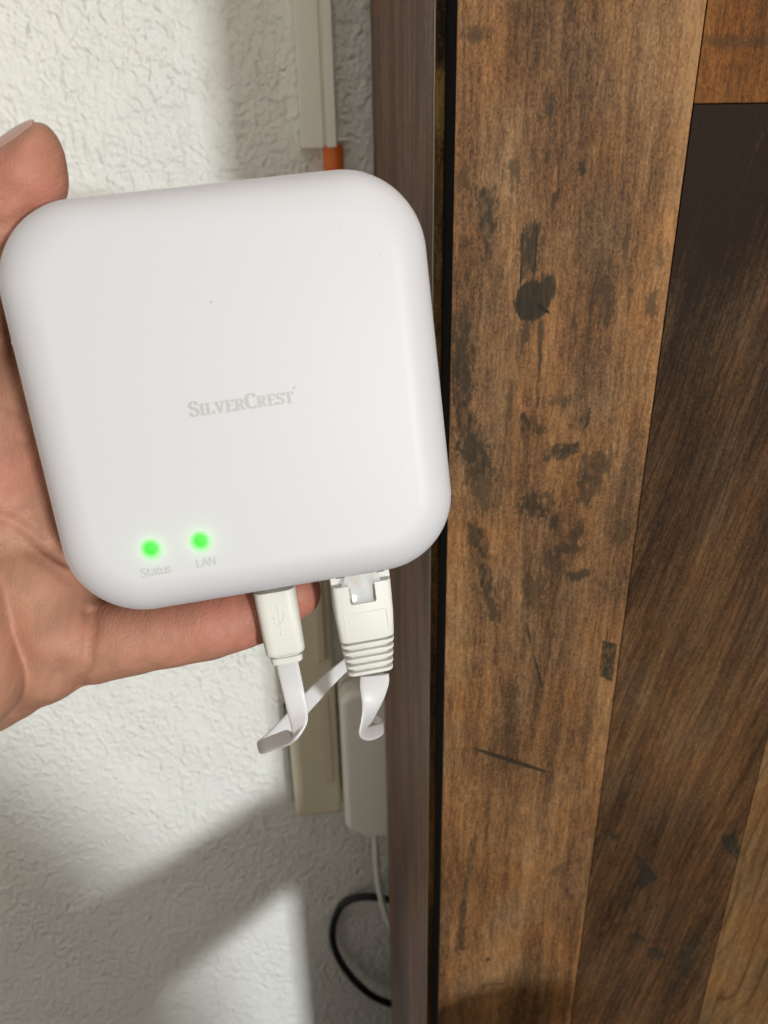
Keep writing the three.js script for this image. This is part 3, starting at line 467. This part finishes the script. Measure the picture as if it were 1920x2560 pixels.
    for (const [a, b, c] of blocks) { const v = new Float32Array(S * S * S); for (let k = 0; k < S; k++) for (let j = 0; j < S; j++) for (let i = 0; i < S; i++) v[(k * S + j) * S + i] = field(lo.x + (a * BS + i) * cell, lo.y + (b * BS + j) * cell, lo.z + (c * BS + k) * cell); vals.set((c * bY + b) * bX + a, v);
      for (let k = 0; k < BS; k++) for (let j = 0; j < BS; j++) for (let i = 0; i < BS; i++) {
        let n = 0, sx = 0, sy = 0, sz = 0; const g = (di, dj, dk) => v[((k + dk) * S + j + dj) * S + i + di];
        const edge = (a0, b0, c0, a1, b1, c1) => { const f0 = g(a0, b0, c0), f1 = g(a1, b1, c1); if ((f0 < 0) !== (f1 < 0)) { const t = f0 / (f0 - f1); sx += a0 + (a1 - a0) * t; sy += b0 + (b1 - b0) * t; sz += c0 + (c1 - c0) * t; n++; } };
        for (let p = 0; p < 2; p++) for (let r = 0; r < 2; r++) { edge(0, p, r, 1, p, r); edge(p, 0, r, p, 1, r); edge(p, r, 0, p, r, 1); }
        if (n) { ids.set(key(a * BS + i, b * BS + j, c * BS + k), pos.length / 3); pos.push(lo.x + (a * BS + i + sx / n) * cell, lo.y + (b * BS + j + sy / n) * cell, lo.z + (c * BS + k + sz / n) * cell); }
      } }
    const quad = (a, b, c, d, f) => { if (a === undefined || b === undefined || c === undefined || d === undefined) return; f ? idx.push(a, b, c, a, c, d) : idx.push(a, c, b, a, d, c); };
    for (const [a, b, c] of blocks) { const v = vals.get((c * bY + b) * bX + a);
      for (let k = 0; k < BS; k++) for (let j = 0; j < BS; j++) for (let i = 0; i < BS; i++) {
        const I = a * BS + i, J = b * BS + j, Kk = c * BS + k, at = (k * S + j) * S + i, f0 = v[at] < 0, id = (x, y, z) => ids.get(key(x, y, z));
        if (f0 !== v[at + 1] < 0) quad(id(I, J - 1, Kk - 1), id(I, J, Kk - 1), id(I, J, Kk), id(I, J - 1, Kk), f0);
        if (f0 !== v[at + S] < 0) quad(id(I - 1, J, Kk - 1), id(I - 1, J, Kk), id(I, J, Kk), id(I, J, Kk - 1), f0);
        if (f0 !== v[at + S * S] < 0) quad(id(I - 1, J - 1, Kk), id(I, J - 1, Kk), id(I, J, Kk), id(I - 1, J, Kk), f0);
      } }
    return { pos, idx };
  }
  const { pos, idx } = nets(lo, hi, cell), n = pos.length / 3, nor = new Float32Array(n * 3), col = new Float32Array(n * 3), uv = new Float32Array(n * 2), e = 0.0005;
  const tips = [P(60, 430, .157), P(760, 1480, .198), P(560, 1530, .193), P(20, 1180, .186), P(60, 1640, .187), P(330, 1570, .19)], tipw = [1, 1.1, 0.7, 0.55, 0.3, 0.3], tipr = [.010, .012, .012, .012, .012, .012];
  for (let i = 0; i < n; i++) {
    const x = pos[3 * i], y = pos[3 * i + 1], z = pos[3 * i + 2];
    const gx = field(x + e, y, z) - field(x - e, y, z), gy = field(x, y + e, z) - field(x, y - e, z), gz = field(x, y, z + e) - field(x, y, z - e), l = Math.hypot(gx, gy, gz) || 1;
    nor[3 * i] = gx / l; nor[3 * i + 1] = gy / l; nor[3 * i + 2] = gz / l;
    uv[2 * i] = x + z * 0.3; uv[2 * i + 1] = y + z * 0.3;
    let red = 0; tips.forEach((p, k) => { const d2 = (x - p.x) ** 2 + (y - p.y) ** 2 + (z - p.z) ** 2; red += tipw[k] * Math.exp(-d2 / (2 * tipr[k] ** 2)); });
    const m = fbm(x * 130 + z * 60, y * 130, 7, 3) - 0.5, f = fbm(x * 500, y * 500 + z * 300, 17, 2) - 0.5; red = clamp(red) + m * 0.7;
    const b = 1 + 0.24 * m + 0.22 * f;
    col[3 * i] = lerp(0.375, 0.39, red) * b; col[3 * i + 1] = lerp(0.19, 0.158, red) * b; col[3 * i + 2] = lerp(0.123, 0.112, red) * b;
  }
  const g = new THREE.BufferGeometry(); g.setAttribute('position', new THREE.Float32BufferAttribute(pos, 3)); g.setAttribute('normal', new THREE.BufferAttribute(nor, 3)); g.setAttribute('color', new THREE.BufferAttribute(col, 3)); g.setAttribute('uv', new THREE.BufferAttribute(uv, 2)); g.setIndex(idx);
  const person = single('person', g, M.skin, 'bare left hand with palm to the viewer, gripping the white hub box', 'person');
  // thumb nail: a shallow curved plate on the outer side of the tip
  const nail = new THREE.SphereGeometry(1, 32, 20), c = P(26, 342, .1645);
  c.addScaledVector(nailN, -(c.clone().sub(nf1).dot(nailN)) - 0.0001);
  nail.scale(mm(6.2), mm(0.75), mm(4.6)); nail.applyMatrix4(new THREE.Matrix4().makeBasis(nailU, nailN, nailU.clone().cross(nailN)).setPosition(c));
  part('thumbnail', nail, M.nail, person);
}

// unseen clothed forearm, placed and shaped so that its shadow crosses wall and door
{
  const person = scene.getObjectByName('person');
  const pts = [[0.192, 0.968, 0.48, 0.012], [0.183, 0.965, 0.465, 0.022], [0.15, 0.947, 0.41, 0.028], [0.115, 0.918, 0.34, 0.034], [0.086, 0.893, 0.305, 0.038], [0.019, 0.84, 0.3, 0.045], [-0.054, 0.782, 0.3, 0.053], [-0.12, 0.72, 0.31, 0.068], [-0.2, 0.64, 0.37, 0.085], [-0.3, 0.55, 0.5, 0.095], [-0.4, 0.48, 0.65, 0.1]].map((a) => ({ p: V(a[0], a[1], a[2]), r: a[3] }));
  const rings = pts.map(({ p, r }, i) => { const t = pts[Math.min(i + 1, pts.length - 1)].p.clone().sub(pts[Math.max(i - 1, 0)].p).normalize(), a = V(0, 0, 1).cross(t).normalize(), b = t.clone().cross(a); return Array.from({ length: 24 }, (_, k) => { const w = k / 24 * Math.PI * 2, q = p.clone().addScaledVector(a, Math.cos(w) * r).addScaledVector(b, Math.sin(w) * r * 0.8); return [q.x, q.y, q.z]; }); });
  part('unseen_sleeve', skin(rings), std({ color: new THREE.Color(0.05, 0.05, 0.06), roughness: 0.9 }), person);
  // unseen body shape, placed to shade the lower left of the wall
  part('unseen_body', new THREE.SphereGeometry(1, 40, 28).scale(0.27, 0.36, 0.11).translate(-0.06, 0.85, 0.82), std({ color: new THREE.Color(0.06, 0.06, 0.07), roughness: 0.9 }), person);
}
// ------------------------------------------------------------------ light, all out of view: a key light at the right, three added fill panels
for (const [L, name, label, category] of [[UNSEEN_LAMP, 'unseen_lamp', 'unseen small bright white light panel behind the viewer to the right', 'unseen_lamp'], [FILL_FRONT, 'window', 'added wide soft fill light behind the viewer, to the right', 'window'], [FILL_TOP, 'top_fill_panel', 'added broad dim fill light above the viewer', 'fill light'], [FILL_LEFT, 'window', 'added low fill light to the left of the viewer', 'window']]) {
  const l = new THREE.RectAreaLight(L.color, L.power, L.w, L.h); l.position.copy(L.at); l.lookAt(TARGET); l.name = name + '_light'; l.castShadow = true; scene.add(l);
  const o = thing(name, label, category); o.position.copy(L.at); o.lookAt(TARGET);
  part('glowing_panel', new THREE.BoxGeometry(L.w, L.h, 0.01).translate(0, 0, -0.012), std({ color: 0x222222, emissive: L.color, emissiveIntensity: name === 'unseen_lamp' ? 8 : 0.6 }), o);
  if (name === 'unseen_lamp') part('unseen_hood', mergeGeometries([new THREE.BoxGeometry(0.4, 0.2, 0.004).translate(0, 0.0311 + 0.1, 0.2), new THREE.BoxGeometry(0.4, 0.004, 0.23).translate(0, 0.234, 0.087)]), M.black, o);  // hood out of view, placed to dim the upper wall
  part('frame', new THREE.BoxGeometry(L.w * 1.06, L.h * 1.06, 0.02).translate(0, 0, -0.03), M.white, o);
}
renderer.render(scene, camera);
